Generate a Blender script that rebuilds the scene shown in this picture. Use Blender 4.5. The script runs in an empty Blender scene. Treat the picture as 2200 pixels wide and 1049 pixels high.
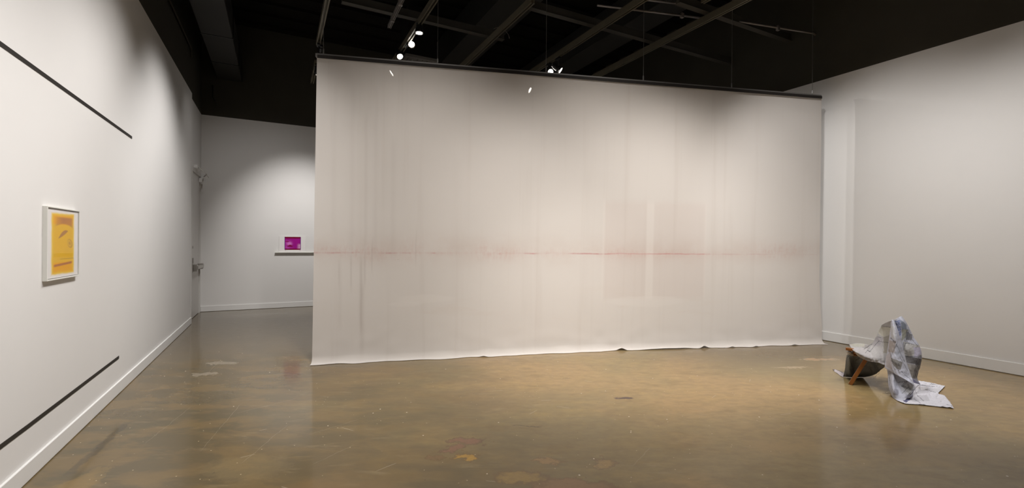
import bpy, bmesh, math, random
import numpy as np
from mathutils import Vector, Matrix, noise
random.seed(7)
SC = bpy.context.scene
COL = SC.collection
PI = math.pi

# ------------------------------------------------------------------ camera
F_PX, YAW, PITCH, ROLL, EYE = 979.9, 0.476259, -0.0018337, 0.0083590, 1.4
cam_d = bpy.data.cameras.new('camera'); cam = bpy.data.objects.new('camera', cam_d); COL.objects.link(cam)
cam_d.sensor_width = 36.0; cam_d.sensor_fit = 'HORIZONTAL'; cam_d.lens = F_PX / 2200 * 36.0
cam_d.clip_start = 0.05; cam_d.clip_end = 60
_f = Vector((math.sin(YAW)*math.cos(PITCH), math.cos(YAW)*math.cos(PITCH), math.sin(PITCH)))
_r = Vector((math.cos(YAW), -math.sin(YAW), 0)); _u = _r.cross(_f)
_r2 = math.cos(ROLL)*_r + math.sin(ROLL)*_u; _u2 = -math.sin(ROLL)*_r + math.cos(ROLL)*_u
cam.matrix_world = Matrix(((_r2.x, _u2.x, -_f.x, 0), (_r2.y, _u2.y, -_f.y, 0), (_r2.z, _u2.z, -_f.z, EYE), (0, 0, 0, 1)))
SC.camera = cam

# ------------------------------------------------------------------ world, exposure
w = bpy.data.worlds.new('World'); SC.world = w; w.use_nodes = True
w.node_tree.nodes['Background'].inputs[0].default_value = (1.0, 0.93, 0.85, 1)
w.node_tree.nodes['Background'].inputs[1].default_value = 0.0
vs = SC.view_settings
vs.view_transform = 'Standard'; vs.look = 'None'; vs.gamma = 1.0; vs.exposure = 0.0
vs.use_curve_mapping = False

# ------------------------------------------------------------------ gallery spotlights and one added beam (W, from -> at, cone deg, blend, size)
WARM = (1.0, 0.95, 0.905)
NEUT = (1.0, 0.97, 0.95)
SPOTS = [
 # left wall washers, on the track near x = 0.56
 ('wash', 330, (0.85, 0.7, 4.4), (-1.28, 1.7, .45), 84, 1.0, .12, NEUT),
 ('wash', 290, (0.85, 2.2, 4.4), (-1.28, 2.4, .30), 84, 1.0, .12, NEUT),
 ('wash', 290, (0.85, 3.6, 4.4), (-1.28, 4.0, .35), 84, 1.0, .12, NEUT),
 ('wash', 255, (0.50, 4.8, 4.4), (-1.28, 5.1, .30), 88, 1.0, .12, NEUT),
 ('wash', 410, (0.60, 6.5, 4.4), (-1.28, 7.2, .50), 88, 1.0, .12, NEUT),
 # scrim, from the tracks in front of it
 ('scrim', 450, (.85, 2.2, 4.45), (1.5, 5.35, .90), 72, 1.0, .1, WARM),
 ('scrim', 670, (2.9, 1.4, 4.45), (3.75, 4.7, .85), 73, 1.0, .1, WARM),
 ('scrim', 470, (4.2, 1.0, 4.45), (4.95, 4.4, .60), 69, 1.0, .1, WARM),
 # magenta print on the back wall
 ('print', 460, (0.6, 8.1, 4.4), (0.42, 10.74, 1.3), 56, 1.0, .05, NEUT),
 ('print', 65, (-.2, 7.6, 4.4), (-.4, 10.74, 1.2), 85, 1.0, .1, NEUT),
 # right wall
 ('right', 240, (4.7, 2.9, 4.4), (7.2, 3.1, .9), 90, 1.0, .1, NEUT),
 ('right', 210, (4.7, 1.2, 4.4), (7.2, 1.2, .9), 90, 1.0, .1, NEUT),
 ('right', 160, (3.05, 6.3, 4.35), (7.2, 3.95, 1.5), 45, 1.0, .06, NEUT),  # added beam without fixture, unseen behind the scrim, brightens the wall strip
 # floor in the middle of the room
 ('floor', 400, (2.9, 3.1, 4.5), (3.0, 3.6, 0), 66, 1.0, .1, WARM),
 ('floor', 170, (3.3, 1.5, 4.5), (3.2, 2.0, 0), 66, 1.0, .1, WARM),
 ('chair', 170, (5.2, .9, 4.5), (5.4, 2.2, 0.2), 42, .8, .05, NEUT),
 ('chair', 230, (5.75, 3.35, 4.45), (5.35, 2.3, 0.2), 36, .8, .04, NEUT),
]
def spot(name, power, loc, at, cone, blend, size, colr, parent=None):
    d = bpy.data.lights.new(name, 'SPOT'); d.energy = power; d.spot_size = math.radians(cone); d.spot_blend = blend
    d.shadow_soft_size = size; d.color = colr
    o = bpy.data.objects.new(name, d); COL.objects.link(o)
    o.location = loc; o.rotation_euler = (Vector(at)-Vector(loc)).to_track_quat('-Z', 'Y').to_euler()
    return o
for s in SPOTS: spot('gallery_and_added_beam', *s[1:])

# ------------------------------------------------------------------ node helpers
class NT:
    def __init__(s, name):
        s.m = bpy.data.materials.new(name); s.m.use_nodes = True
        s.t = s.m.node_tree; s.b = s.t.nodes['Principled BSDF']; s.out = s.t.nodes['Material Output']
    def n(s, typ, **kw):
        x = s.t.nodes.new(typ)
        for k, v in kw.items(): setattr(x, k, v)
        return x
    def put(s, sock, v):
        if isinstance(v, bpy.types.NodeSocket): s.t.links.new(v, sock)
        elif isinstance(v, (tuple, list)) and sock.type == 'RGBA': sock.default_value = (*v[:3], 1)
        else: sock.default_value = v
    def math(s, op, *a, clamp=False):
        x = s.n('ShaderNodeMath', operation=op); x.use_clamp = clamp
        for i, v in enumerate(a): s.put(x.inputs[i], v)
        return x.outputs[0]
    def mix(s, f, a, b, blend='MIX'):
        x = s.n('ShaderNodeMix', data_type='RGBA', blend_type=blend)
        s.put(x.inputs[0], f); s.put(x.inputs[6], a); s.put(x.inputs[7], b)
        return x.outputs[2]
    def pos(s):
        if not hasattr(s, '_p'): s._p = s.n('ShaderNodeNewGeometry').outputs['Position']
        return s._p
    def obj(s): return s.n('ShaderNodeTexCoord').outputs['Object']
    def uv(s): return s.n('ShaderNodeTexCoord').outputs['UV']
    def sep(s, v):
        x = s.n('ShaderNodeSeparateXYZ'); s.put(x.inputs[0], v); return x.outputs
    def comb(s, a, b, c=0.0):
        x = s.n('ShaderNodeCombineXYZ')
        for i, v in enumerate((a, b, c)): s.put(x.inputs[i], v)
        return x.outputs[0]
    def noise(s, v, scale, detail=3, rough=.5, dist=0.0, out='Fac'):
        x = s.n('ShaderNodeTexNoise'); s.put(x.inputs['Vector'], v); x.inputs['Scale'].default_value = scale
        x.inputs['Detail'].default_value = detail; x.inputs['Roughness'].default_value = rough; x.inputs['Distortion'].default_value = dist
        return x.outputs[out]
    def vor(s, v, scale, out='Distance', feature='F1', rnd=1.0):
        x = s.n('ShaderNodeTexVoronoi', feature=feature); s.put(x.inputs['Vector'], v); x.inputs['Scale'].default_value = scale
        x.inputs['Randomness'].default_value = rnd
        return x.outputs[out]
    def map(s, v, scale=(1, 1, 1), rot=(0, 0, 0), loc=(0, 0, 0)):
        x = s.n('ShaderNodeMapping'); s.put(x.inputs[0], v); x.inputs[1].default_value = loc; x.inputs[2].default_value = rot; x.inputs[3].default_value = scale
        return x.outputs[0]
    def ramp(s, f, lo, hi, a=0.0, b=1.0):
        x = s.n('ShaderNodeMapRange', interpolation_type='SMOOTHSTEP'); s.put(x.inputs[0], f)
        for i, v in enumerate((lo, hi, a, b)): x.inputs[i+1].default_value = v
        return x.outputs[0]
    def bump(s, h, strength, dist=.01):
        x = s.n('ShaderNodeBump'); s.put(x.inputs['Height'], h); x.inputs['Strength'].default_value = strength; x.inputs['Distance'].default_value = dist
        s.t.links.new(x.outputs[0], s.b.inputs['Normal'])
    def gauss(s, x, c, wd):   # exp(-((x-c)/w)^2)
        d = s.math('DIVIDE', s.math('SUBTRACT', x, c), wd)
        return s.math('EXPONENT', s.math('MULTIPLY', s.math('MULTIPLY', d, d), -1.0))

def simple(name, c, rough=.5, metal=0.0, nscale=0, namt=.1, bump=0, coat=0, spec=.5, emit=None):
    k = NT(name); k.b.inputs['Roughness'].default_value = rough; k.b.inputs['Metallic'].default_value = metal
    k.b.inputs['Specular IOR Level'].default_value = spec
    if nscale:
        f = k.noise(k.obj(), nscale, 4)
        lo = tuple(x*(1-namt) for x in c); hi = tuple(min(1, x*(1+namt)) for x in c)
        k.put(k.b.inputs['Base Color'], k.mix(f, lo, hi))
        if bump: k.bump(f, bump)
    else: k.b.inputs['Base Color'].default_value = (*c, 1)
    if emit: k.b.inputs['Emission Color'].default_value = (*emit[0], 1); k.b.inputs['Emission Strength'].default_value = emit[1]
    return k.m

M = {}
M['wall'] = simple('matte_wall_paint', (.73, .715, .695), .75, nscale=3, namt=.015, bump=.03, spec=.25)
M['trim'] = simple('satin_trim_paint', (.76, .75, .73), .45, nscale=6, namt=.02)
M['door'] = simple('grey_door_paint', (.62, .60, .575), .45, nscale=4, namt=.03)
M['black'] = simple('black_upper_paint', (.055, .049, .038), .85, nscale=2, namt=.15, spec=.2)
M['deck'] = simple('black_deck_paint', (.012, .010, .008), .9, nscale=2, namt=.3, spec=.1)
M['duct'] = simple('dark_duct_paint', (.028, .026, .023), .6, nscale=2, namt=.15, spec=.3)
M['beam'] = simple('charcoal_beam_paint', (.062, .056, .046), .65, nscale=3, namt=.2, spec=.3)
M['track'] = simple('bronze_track_metal', (.15, .130, .090), .5, metal=.4, nscale=5, namt=.15)
M['diff'] = simple('grey_diffuser_paint', (.16, .15, .135), .6)
M['conduit'] = simple('galvanised_conduit', (.30, .27, .25), .45, metal=.6, nscale=8, namt=.15)
M['headblack'] = simple('black_lamp_housing', (.008, .008, .008), .4)
M['lamp'] = simple('glowing_lamp_lens', (1, 1, 1), .4, emit=((1.0, .93, .84), 22))
M['lampsoft'] = simple('soft_lamp_lens', (1, 1, 1), .4, emit=((1.0, .95, .88), 3.0))
M['rimmetal'] = simple('polished_reflector_rim', (.9, .88, .85), .15, metal=1.0)
M['steel'] = simple('brushed_steel', (.42, .40, .37), .35, metal=.85, nscale=20, namt=.1)
M['rail'] = simple('grey_scrim_rail', (.22, .21, .20), .5, metal=.3, nscale=6, namt=.1)
M['railblack'] = simple('black_rail_strip', (.018, .014, .012), .7)
M['wire'] = simple('thin_steel_wire', (.30, .29, .28), .4, metal=.7)
M['vinyl'] = simple('black_vinyl_tape', (.020, .017, .014), .55, nscale=30, namt=.15)
M['whiteframe'] = simple('white_lacquer', (.74, .73, .68), .4, nscale=10, namt=.02)
M['paper'] = simple('white_mount_board', (.80, .78, .76), .8, nscale=20, namt=.01)

def teak():
    k = NT('orange_teak_wood'); v = k.map(k.obj(), (30, 30, 4))
    f = k.noise(v, 2.0, 5, .6, 1.0)
    k.put(k.b.inputs['Base Color'], k.mix(f, (.17, .058, .009), (.30, .105, .018))); k.b.inputs['Roughness'].default_value = .35
    return k.m
M['teak'] = teak()

def acrylic():
    k = NT('clear_acrylic')
    g = k.n('ShaderNodeBsdfGlossy'); g.inputs['Roughness'].default_value = .03
    t = k.n('ShaderNodeBsdfTransparent'); t.inputs[0].default_value = (1, 1, 1, 1)
    lw = k.n('ShaderNodeLayerWeight'); lw.inputs[0].default_value = .12
    f = k.math('MULTIPLY', lw.outputs['Facing'], .2)
    f = k.math('MINIMUM', k.math('ADD', f, .005), .045)
    m = k.n('ShaderNodeMixShader'); k.t.links.new(f, m.inputs[0]); k.t.links.new(t.outputs[0], m.inputs[1]); k.t.links.new(g.outputs[0], m.inputs[2])
    k.t.links.new(m.outputs[0], k.out.inputs[0]); return k.m
M['acrylic'] = acrylic()

def concrete():
    k = NT('polished_stained_concrete'); P = k.pos(); x, y, z = k.sep(P)
    # trowel direction of the slab: about 27 degrees off the long walls
    tu = k.math('SUBTRACT', k.math('MULTIPLY', x, .889), k.math('MULTIPLY', y, .458)); tv = k.math('ADD', k.math('MULTIPLY', x, .458), k.math('MULTIPLY', y, .889))
    Q = k.comb(k.math('MULTIPLY', tu, .45), tv)
    n1 = k.noise(P, .55, 4, .55, .3); n2 = k.noise(Q, 2.1, 6, .60, .2); n3 = k.noise(k.comb(k.math('MULTIPLY', tu, .6), tv), 15, 6, .65)
    n4 = k.noise(Q, 4.5, 5, .62, .3)
    warm = (.350, .234, .108); ochre = (.40, .27, .100); olive = (.265, .200, .095); dark = (.215, .150, .065)
    c = k.mix(k.ramp(n1, .36, .62), olive, warm)
    c = k.mix(k.math('MULTIPLY', k.ramp(n2, .50, .72), .40), c, ochre)
    c = k.mix(k.math('MULTIPLY', k.ramp(n4, .50, .72), .6), c, dark)
    # left side darkened in the colour to offset wall-washer spill; far side greyer
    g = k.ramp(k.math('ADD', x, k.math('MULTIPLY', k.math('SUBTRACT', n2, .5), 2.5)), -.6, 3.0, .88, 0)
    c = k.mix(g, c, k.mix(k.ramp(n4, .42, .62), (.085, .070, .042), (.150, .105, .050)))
    g = k.ramp(k.math('ADD', y, k.math('MULTIPLY', n2, 1.0)), 6.4, 7.6, 0, .7)
    c = k.mix(g, c, (.155, .125, .085))
    c = k.mix(k.ramp(n3, .3, .75, 0, .32), c, (.13, .095, .055))
    g = k.math('MULTIPLY', k.ramp(k.math('ADD', x, k.math('MULTIPLY', n1, 1.2)), 4.4, 6.0), k.ramp(k.math('ADD', y, n2), 3.1, 4.0))  # light falloff by the scrim's right end, painted into the floor colour
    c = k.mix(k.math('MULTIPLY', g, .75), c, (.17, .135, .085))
    # long brushed streaks
    st = k.noise(k.comb(k.math('MULTIPLY', tu, .25), tv), 11, 5, .65, .3)
    c = k.mix(k.ramp(st, .55, .8, 0, .22), c, (.46, .36, .22))
    # organic stains: (x, y, rx, ry, centre colour, rim colour, strength)
    wv = k.noise(P, 9, 4, .6, out='Color'); ws = k.sep(wv)
    wt = k.sep(k.noise(P, 34, 5, .7, out='Color'))
    wx = k.math('ADD', k.math('ADD', x, k.math('MULTIPLY', k.math('SUBTRACT', ws[0], .5), .24)), k.math('MULTIPLY', k.math('SUBTRACT', wt[0], .5), .09))
    wy = k.math('ADD', k.math('ADD', y, k.math('MULTIPLY', k.math('SUBTRACT', ws[1], .5), .24)), k.math('MULTIPLY', k.math('SUBTRACT', wt[1], .5), .09))
    ST = [(1.111, 2.775, .10, .055, (.50, .29, .06), (.16, .10, .045), .75), (1.21, 2.99, .13, .06, (.26, .14, .085), (.13, .08, .05), .85),
          (1.08, 2.93, .085, .045, (.26, .14, .085), (.13, .08, .05), .8), (.926, 2.85, .07, .035, (.23, .14, .07), (.12, .075, .035), .65),
          (1.57, 2.50, .085, .04, (.36, .225, .10), (.16, .10, .05), .6), (1.86, 2.31, .085, .075, (.36, .24, .10), (.17, .11, .06), .65),
          (1.30, 2.38, .17, .09, (.33, .22, .08), (.16, .10, .05), .7), (1.52, 2.17, .26, .09, (.27, .165, .085), (.18, .105, .055), .75),
          (5.27, 3.17, .22, .05, (.42, .33, .22), (.35, .26, .16), .5), (5.95, 3.25, .25, .06, (.45, .27, .14), (.42, .33, .22), .6)]
    ST += [(-.55, 6.15, .17, .06, (.22, .18, .13), (.36, .31, .23), .6), (-.66, 5.72, .12, .06, (.21, .17, .12), (.38, .33, .25), .6),
           (-.16, 3.25, .26, .16, (.24, .175, .085), (.20, .15, .08), .3), (-1.05, 3.35, .10, .30, (.24, .155, .06), (.22, .15, .06), .5), (.3, 2.75, .3, .12, (.20, .13, .06), (.18, .12, .06), .4), (3.2, 1.9, .4, .12, (.34, .23, .10), (.28, .2, .1), .35), (4.1, 1.35, .5, .14, (.30, .22, .11), (.28, .2, .1), .35)]
    for (sx, sy, rx, ry, cc, rc, a) in ST:
        # elongated across the line of sight of the long room axis
        ca, sa = math.cos(-.42), math.sin(-.42)
        dx = k.math('SUBTRACT', wx, sx); dy = k.math('SUBTRACT', wy, sy)
        u = k.math('DIVIDE', k.math('ADD', k.math('MULTIPLY', dx, ca), k.math('MULTIPLY', dy, sa)), rx)
        v = k.math('DIVIDE', k.math('SUBTRACT', k.math('MULTIPLY', dy, ca), k.math('MULTIPLY', dx, sa)), ry)
        r = k.math('SQRT', k.math('ADD', k.math('MULTIPLY', u, u), k.math('MULTIPLY', v, v)))
        c = k.mix(k.math('MULTIPLY', k.ramp(r, .98, 1.10, a*.8, 0), k.ramp(wt[2], .3, .6, .75, 1)), c, rc)
        c = k.mix(k.math('MULTIPLY', k.ramp(r, .55, 1.0, a, 0), k.ramp(wt[0], .3, .6, .7, 1)), c, cc)
    # long dark scuff near the left wall, drain mark, scratches
    def seg(x0, y0, x1, y1, wd, col, a, warp=.02):
        nonlocal c
        L = math.hypot(x1-x0, y1-y0); ux, uy = (x1-x0)/L, (y1-y0)/L
        wn = k.math('MULTIPLY', k.math('SUBTRACT', ws[2], .5), warp*6)
        dx = k.math('SUBTRACT', x, x0); dy = k.math('SUBTRACT', y, y0)
        al = k.math('ADD', k.math('MULTIPLY', dx, ux), k.math('MULTIPLY', dy, uy))
        ac = k.math('ADD', k.math('SUBTRACT', k.math('MULTIPLY', dx, uy), k.math('MULTIPLY', dy, ux)), wn)
        m = k.math('MULTIPLY', k.ramp(k.math('ABSOLUTE', ac), wd*.4, wd, a, 0), k.math('MULTIPLY', k.ramp(al, 0, L*.15), k.ramp(al, L*.85, L, 1, 0)))
        m = k.math('MULTIPLY', m, k.ramp(n3, .35, .5, .45, 1))
        c = k.mix(m, c, col)
    seg(-1.10, 3.55, -1.00, 4.5, .035, (.06, .05, .035), .5, .012)
    seg(2.72, 3.25, 2.90, 3.17, .03, (.05, .025, .035), .85, .01)
    seg(1.60, 3.10, 1.82, 2.98, .006, (.05, .04, .03), .8)
    L_ = (.50, .43, .32)
    for q in ((-.65, 5.6, -.58, 6.35), (-.8, 3.9, -.62, 4.7), (-.45, 3.6, -.25, 4.6), (-.2, 3.3, .1, 3.9), (.2, 3.6, .6, 3.75), (1.2, 3.5, 1.45, 3.35),
              (2.0, 2.2, 2.3, 2.35), (3.1, 3.4, 3.5, 3.15), (4.2, 2.9, 4.5, 2.7), (5.0, 3.25, 5.3, 3.1), (-.3, 4.3, .2, 4.5), (.2, 3.1, .5, 3.3), (3.6, 2.4, 3.9, 2.3)):
        seg(*q, .0026, L_, .2, .006)
    rs = random.Random(11)
    for i in range(22):
        sx_ = rs.uniform(-.6, 4.8); sy_ = rs.uniform(1.9, 4.3); an = rs.uniform(-1.2, .6); ln_ = rs.uniform(.05, .22)
        seg(sx_, sy_, sx_+ln_*math.cos(an), sy_+ln_*math.sin(an), .0028, L_, .55, .002)
    # pale specks
    d1 = k.vor(P, 7.0); r1 = k.vor(P, 7.0, 'Color'); q1 = k.sep(r1)
    c = k.mix(k.math('MULTIPLY', k.ramp(d1, .030, .050, 1, 0), k.ramp(q1[0], .35, .40, 0, 1.0)), c, (.72, .62, .46))
    d2 = k.vor(k.map(P, (1, 1, 1), (0, 0, .7)), 19.0); q2 = k.sep(k.vor(k.map(P, (1, 1, 1), (0, 0, .7)), 19.0, 'Color'))
    c = k.mix(k.math('MULTIPLY', k.ramp(d2, .050, .09, 1, 0), k.ramp(q2[1], .60, .66, 0, .8)), c, (.60, .48, .30))
    d3 = k.vor(k.map(P, (1, 1, 1), (0, 0, 1.9)), 11.0); q3 = k.sep(k.vor(k.map(P, (1, 1, 1), (0, 0, 1.9)), 11.0, 'Color'))
    c = k.mix(k.math('MULTIPLY', k.ramp(d3, .03, .07, 1, 0), k.ramp(q3[1], .78, .82, 0, .6)), c, (.07, .055, .04))
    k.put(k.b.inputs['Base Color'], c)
    k.put(k.b.inputs['Roughness'], k.ramp(n3, .3, .8, .10, .19))
    k.b.inputs['Specular IOR Level'].default_value = .35
    k.bump(k.math('ADD', k.math('MULTIPLY', n2, 1.0), k.math('MULTIPLY', n3, .15)), .03, .02)
    return k.m
M['floor'] = concrete()

def scrim_mat():
    k = NT('dyed_sheer_scrim_fabric'); s, z, _ = k.sep(k.uv())          # UV in metres along / up the cloth
    U = k.comb(s, z)
    base = (.62, .545, .475)
    big = k.noise(k.map(U, (.35, .8, 1)), 1.0, 3, .5)
    c = k.mix(big, (.685, .650, .615), (.74, .705, .67))
    pink = (.60, .40, .36); red = (.50, .14, .15)
    nA = k.noise(k.map(U, (1.6, 2.2, 1)), 1.3, 5, .6); nB = k.noise(k.map(U, (5, 9, 1)), 2.0, 5, .65)
    wob = k.math('ADD', 1.272, k.math('MULTIPLY', k.math('SUBTRACT', k.noise(k.comb(s, 0.0), 3.0, 4), .5), .035))
    # broad stained band above and below the horizon line
    band = k.math('MULTIPLY', k.gauss(z, 1.31, .17), k.ramp(nA, .30, .68, .12, .50))
    c = k.mix(band, c, (.62, .535, .485))
    # blooms of pink dye along the line (s, z, rs, rz, amount)
    nC = k.noise(k.map(U, (16, 3.5, 1)), 2.0, 4, .7)
    for (bs, bz, rs, rz, a) in ((.18, 1.30, .22, .06, .55), (.60, 1.27, .22, .09, .6), (1.08, 1.30, .14, .12, .35), (1.50, 1.27, .3, .03, .3), (2.18, 1.27, .26, .08, .55), (1.95, 1.30, .1, .1, .3), (2.85, 1.28, .25, .05, .35),
                                (3.72, 1.28, .22, .07, .5), (4.0, 1.27, .2, .05, .45), (4.45, 1.27, .25, .06, .4), (5.1, 1.27, .4, .05, .25), (6.25, 1.32, .35, .10, .45), (5.9, 1.32, .3, .1, .25)):
        g = k.math('MULTIPLY', k.gauss(s, bs, rs), k.gauss(z, bz, rz))
        c = k.mix(k.math('MULTIPLY', k.math('MULTIPLY', g, k.ramp(nC, .40, .62, .25, 1)), k.ramp(nB, .30, .62, .2*a, a*.8)), c, pink)
    # the thin red line
    ln = k.math('MULTIPLY', k.ramp(k.math('ABSOLUTE', k.math('SUBTRACT', z, wob)), .004, .014, 1, 0), k.ramp(k.noise(k.comb(s, 3.0), 2.2, 5, .7), .44, .66, .03, .50))
    ln = k.math('MULTIPLY', ln, k.ramp(s, 5.0, 5.1, 1, .35))
    c = k.mix(ln, c, red)
    # the line sits redder inside the two ghost panels
    pan = k.math('MULTIPLY', k.ramp(s, 3.53, 3.57), k.ramp(s, 4.97, 5.01, 1, 0))
    gap = k.math('MULTIPLY', k.ramp(s, 4.12, 4.15), k.ramp(s, 4.22, 4.25, 1, 0))
    pz = k.math('MULTIPLY', k.ramp(z, .62, .72), k.ramp(z, 1.90, 2.02, 1, 0))
    pp = k.math('MULTIPLY', pan, pz)
    c = k.mix(k.math('MULTIPLY', k.math('MULTIPLY', pp, k.math('SUBTRACT', 1.0, gap)), .11), c, (.60, .44, .39))
    c = k.mix(k.math('MULTIPLY', k.math('MULTIPLY', gap, pz), .42), c, (.78, .73, .69))
    for es in (3.53, 4.99): c = k.mix(k.math('MULTIPLY', k.math('MULTIPLY', k.gauss(s, es, .018), pz), .25), c, (.78, .73, .69))
    ln2 = k.math('MULTIPLY', k.math('MULTIPLY', k.ramp(k.math('ABSOLUTE', k.math('SUBTRACT', z, wob)), .003, .012, 1, 0), pan), .30)
    c = k.mix(ln2, c, (.60, .20, .20))
    # vertical drips and water marks at the left
    for (ds, z0, z1, wd, a) in ((.51, .35, 1.20, .016, .35), (.55, .9, 1.25, .012, .3), (.52, .1, .9, .03, .22), (.40, .85, 1.25, .010, .3), (.63, 1.05, 1.4, .008, .25), (.28, .4, 1.2, .02, .14), (.27, .9, 1.15, .01, .2),
                                (.66, 1.25, 3.2, .03, .14), (.40, 1.3, 3.2, .03, .12), (.55, 1.3, 2.9, .02, .15), (.2, 1.5, 3.2, .03, .10), (.86, 1.2, 2.6, .03, .10), (1.13, 1.15, 1.5, .006, .25), (2.5, .5, 2.4, .05, .05), (1.6, .5, 2.4, .06, .05), (3.3, .5, 2.4, .05, .05)):
        m = k.math('MULTIPLY', k.gauss(k.math('ADD', s, k.math('MULTIPLY', k.noise(k.comb(0.0, z), 1.4, 2), .05)), ds+.025, wd), k.math('MULTIPLY', k.ramp(z, z0-.1, z0+.1), k.ramp(z, z1-.1, z1+.1, 1, 0)))
        c = k.mix(k.math('MULTIPLY', m, a*.62), c, (.36, .30, .265))
    vs_ = k.noise(k.map(U, (3.5, .12, 1)), 2.0, 3, .6)
    c = k.mix(k.ramp(vs_, .5, .8, 0, .16), c, (.50, .43, .38))
    # pale salt tide marks low down
    td = k.noise(k.map(U, (.9, 5.0, 1), (0, 0, .06)), 1.1, 5, .6, .6)
    c = k.mix(k.math('MULTIPLY', k.ramp(td, .54, .66, 0, .30), k.gauss(z, .62, .22)), c, (.68, .62, .57))
    for (bs, bz, rs, rz) in ((1.25, .715, .34, .055), (4.15, .64, .55, .07), (1.0, .66, .2, .03)):
        g = k.math('MULTIPLY', k.gauss(s, bs, rs), k.gauss(k.math('ADD', z, k.math('MULTIPLY', k.math('SUBTRACT', nA, .5), .08)), bz, rz))
        c = k.mix(k.math('MULTIPLY', k.ramp(g, .25, .55), .35), c, (.77, .735, .70))
    # small dye flecks
    fd = k.vor(U, 14.0); fq = k.sep(k.vor(U, 14.0, 'Color'))
    c = k.mix(k.math('MULTIPLY', k.math('MULTIPLY', k.ramp(fd, .03, .07, 1, 0), k.ramp(fq[0], .8, .84, 0, .7)), k.gauss(z, 1.22, .09)), c, (.40, .20, .20))
    d = k.n('ShaderNodeBsdfDiffuse'); k.put(d.inputs[0], c); d.inputs[1].default_value = .6
    t = k.n('ShaderNodeBsdfTranslucent'); k.put(t.inputs[0], c)
    m1 = k.n('ShaderNodeMixShader'); m1.inputs[0].default_value = .09
    k.t.links.new(d.outputs[0], m1.inputs[1]); k.t.links.new(t.outputs[0], m1.inputs[2])
    tr = k.n('ShaderNodeBsdfTransparent'); m2 = k.n('ShaderNodeMixShader'); m2.inputs[0].default_value = .06
    k.t.links.new(m1.outputs[0], m2.inputs[1]); k.t.links.new(tr.outputs[0], m2.inputs[2])
    bn = k.n('ShaderNodeBump'); wv = k.noise(U, 400, 2); k.put(bn.inputs['Height'], wv); bn.inputs['Strength'].default_value = .12; bn.inputs['Distance'].default_value = .001
    k.t.links.new(bn.outputs[0], d.inputs['Normal'])
    k.t.links.new(m2.outputs[0], k.out.inputs[0]); return k.m
M['scrim'] = scrim_mat()

def vcol_mat(name, rough=.85, nz=0, trans=0.0, sheen=0.0):
    k = NT(name); a = k.n('ShaderNodeVertexColor'); a.layer_name = 'pattern'
    c = a.outputs[0]
    if nz:
        f = k.noise(k.uv(), nz, 4, .7); c = k.mix(k.ramp(f, .35, .7, 0, .18), c, k.mix(.5, c, (.2, .2, .23)))
    k.put(k.b.inputs['Base Color'], c); k.b.inputs['Roughness'].default_value = rough; k.b.inputs['Specular IOR Level'].default_value = .2
    if trans:
        t = k.n('ShaderNodeBsdfTranslucent'); k.put(t.inputs[0], c)
        m1 = k.n('ShaderNodeMixShader'); m1.inputs[0].default_value = trans
        k.t.links.new(k.b.outputs[0], m1.inputs[1]); k.t.links.new(t.outputs[0], m1.inputs[2]); k.t.links.new(m1.outputs[0], k.out.inputs[0])
    return k.m
M['print'] = vcol_mat('printed_film')
M['patch'] = vcol_mat('sheer_patchwork_fabric', .9, nz=.12, trans=.15)

# ------------------------------------------------------------------ object helpers
def tag(o, label=None, cat=None, group=None, kind=None):
    if label: o['label'] = label
    if cat: o['category'] = cat
    if group: o['group'] = group
    if kind: o['kind'] = kind
    return o
def empty(name, loc=(0, 0, 0), rz=0):
    o = bpy.data.objects.new(name, None); COL.objects.link(o); o.location = loc; o.rotation_euler = (0, 0, rz)
    o.empty_display_size = .1; return o
def link(name, bm, mats, parent=None, smooth=False, bevel=0):
    me = bpy.data.meshes.new(name)
    bmesh.ops.recalc_face_normals(bm, faces=bm.faces[:]) if bm.faces else None
    bm.to_mesh(me); bm.free()
    for m in (mats if isinstance(mats, (list, tuple)) else [mats]): me.materials.append(m)
    if smooth:
        for p in me.polygons: p.use_smooth = True
    o = bpy.data.objects.new(name, me); COL.objects.link(o)
    if parent: o.parent = parent
    if bevel:
        b = o.modifiers.new('bevel', 'BEVEL'); b.width = bevel; b.segments = 2; b.limit_method = 'ANGLE'
    return o
def box(bm, a, b, mat=0):
    x0, y0, z0 = a; x1, y1, z1 = b
    v = [bm.verts.new(p) for p in ((x0,y0,z0),(x1,y0,z0),(x1,y1,z0),(x0,y1,z0),(x0,y0,z1),(x1,y0,z1),(x1,y1,z1),(x0,y1,z1))]
    for f in ((0,3,2,1),(4,5,6,7),(0,1,5,4),(1,2,6,5),(2,3,7,6),(3,0,4,7)):
        fc = bm.faces.new([v[i] for i in f]); fc.material_index = mat
    return v
def bar(bm, p, q, wd, h, up=Vector((0, 0, 1)), mat=0):
    """box of section wd x h between two points (h along up)"""
    p, q = Vector(p), Vector(q); d = (q-p).normalized(); s = d.cross(up).normalized(); u = s.cross(d).normalized()
    vs_ = []
    for e in (p, q):
        for a, b in ((-1,-1),(1,-1),(1,1),(-1,1)): vs_.append(bm.verts.new(e + s*a*wd/2 + u*b*h/2))
    for f in ((0,1,2,3),(7,6,5,4),(0,4,5,1),(1,5,6,2),(2,6,7,3),(3,7,4,0)):
        bm.faces.new([vs_[i] for i in f]).material_index = mat
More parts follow.
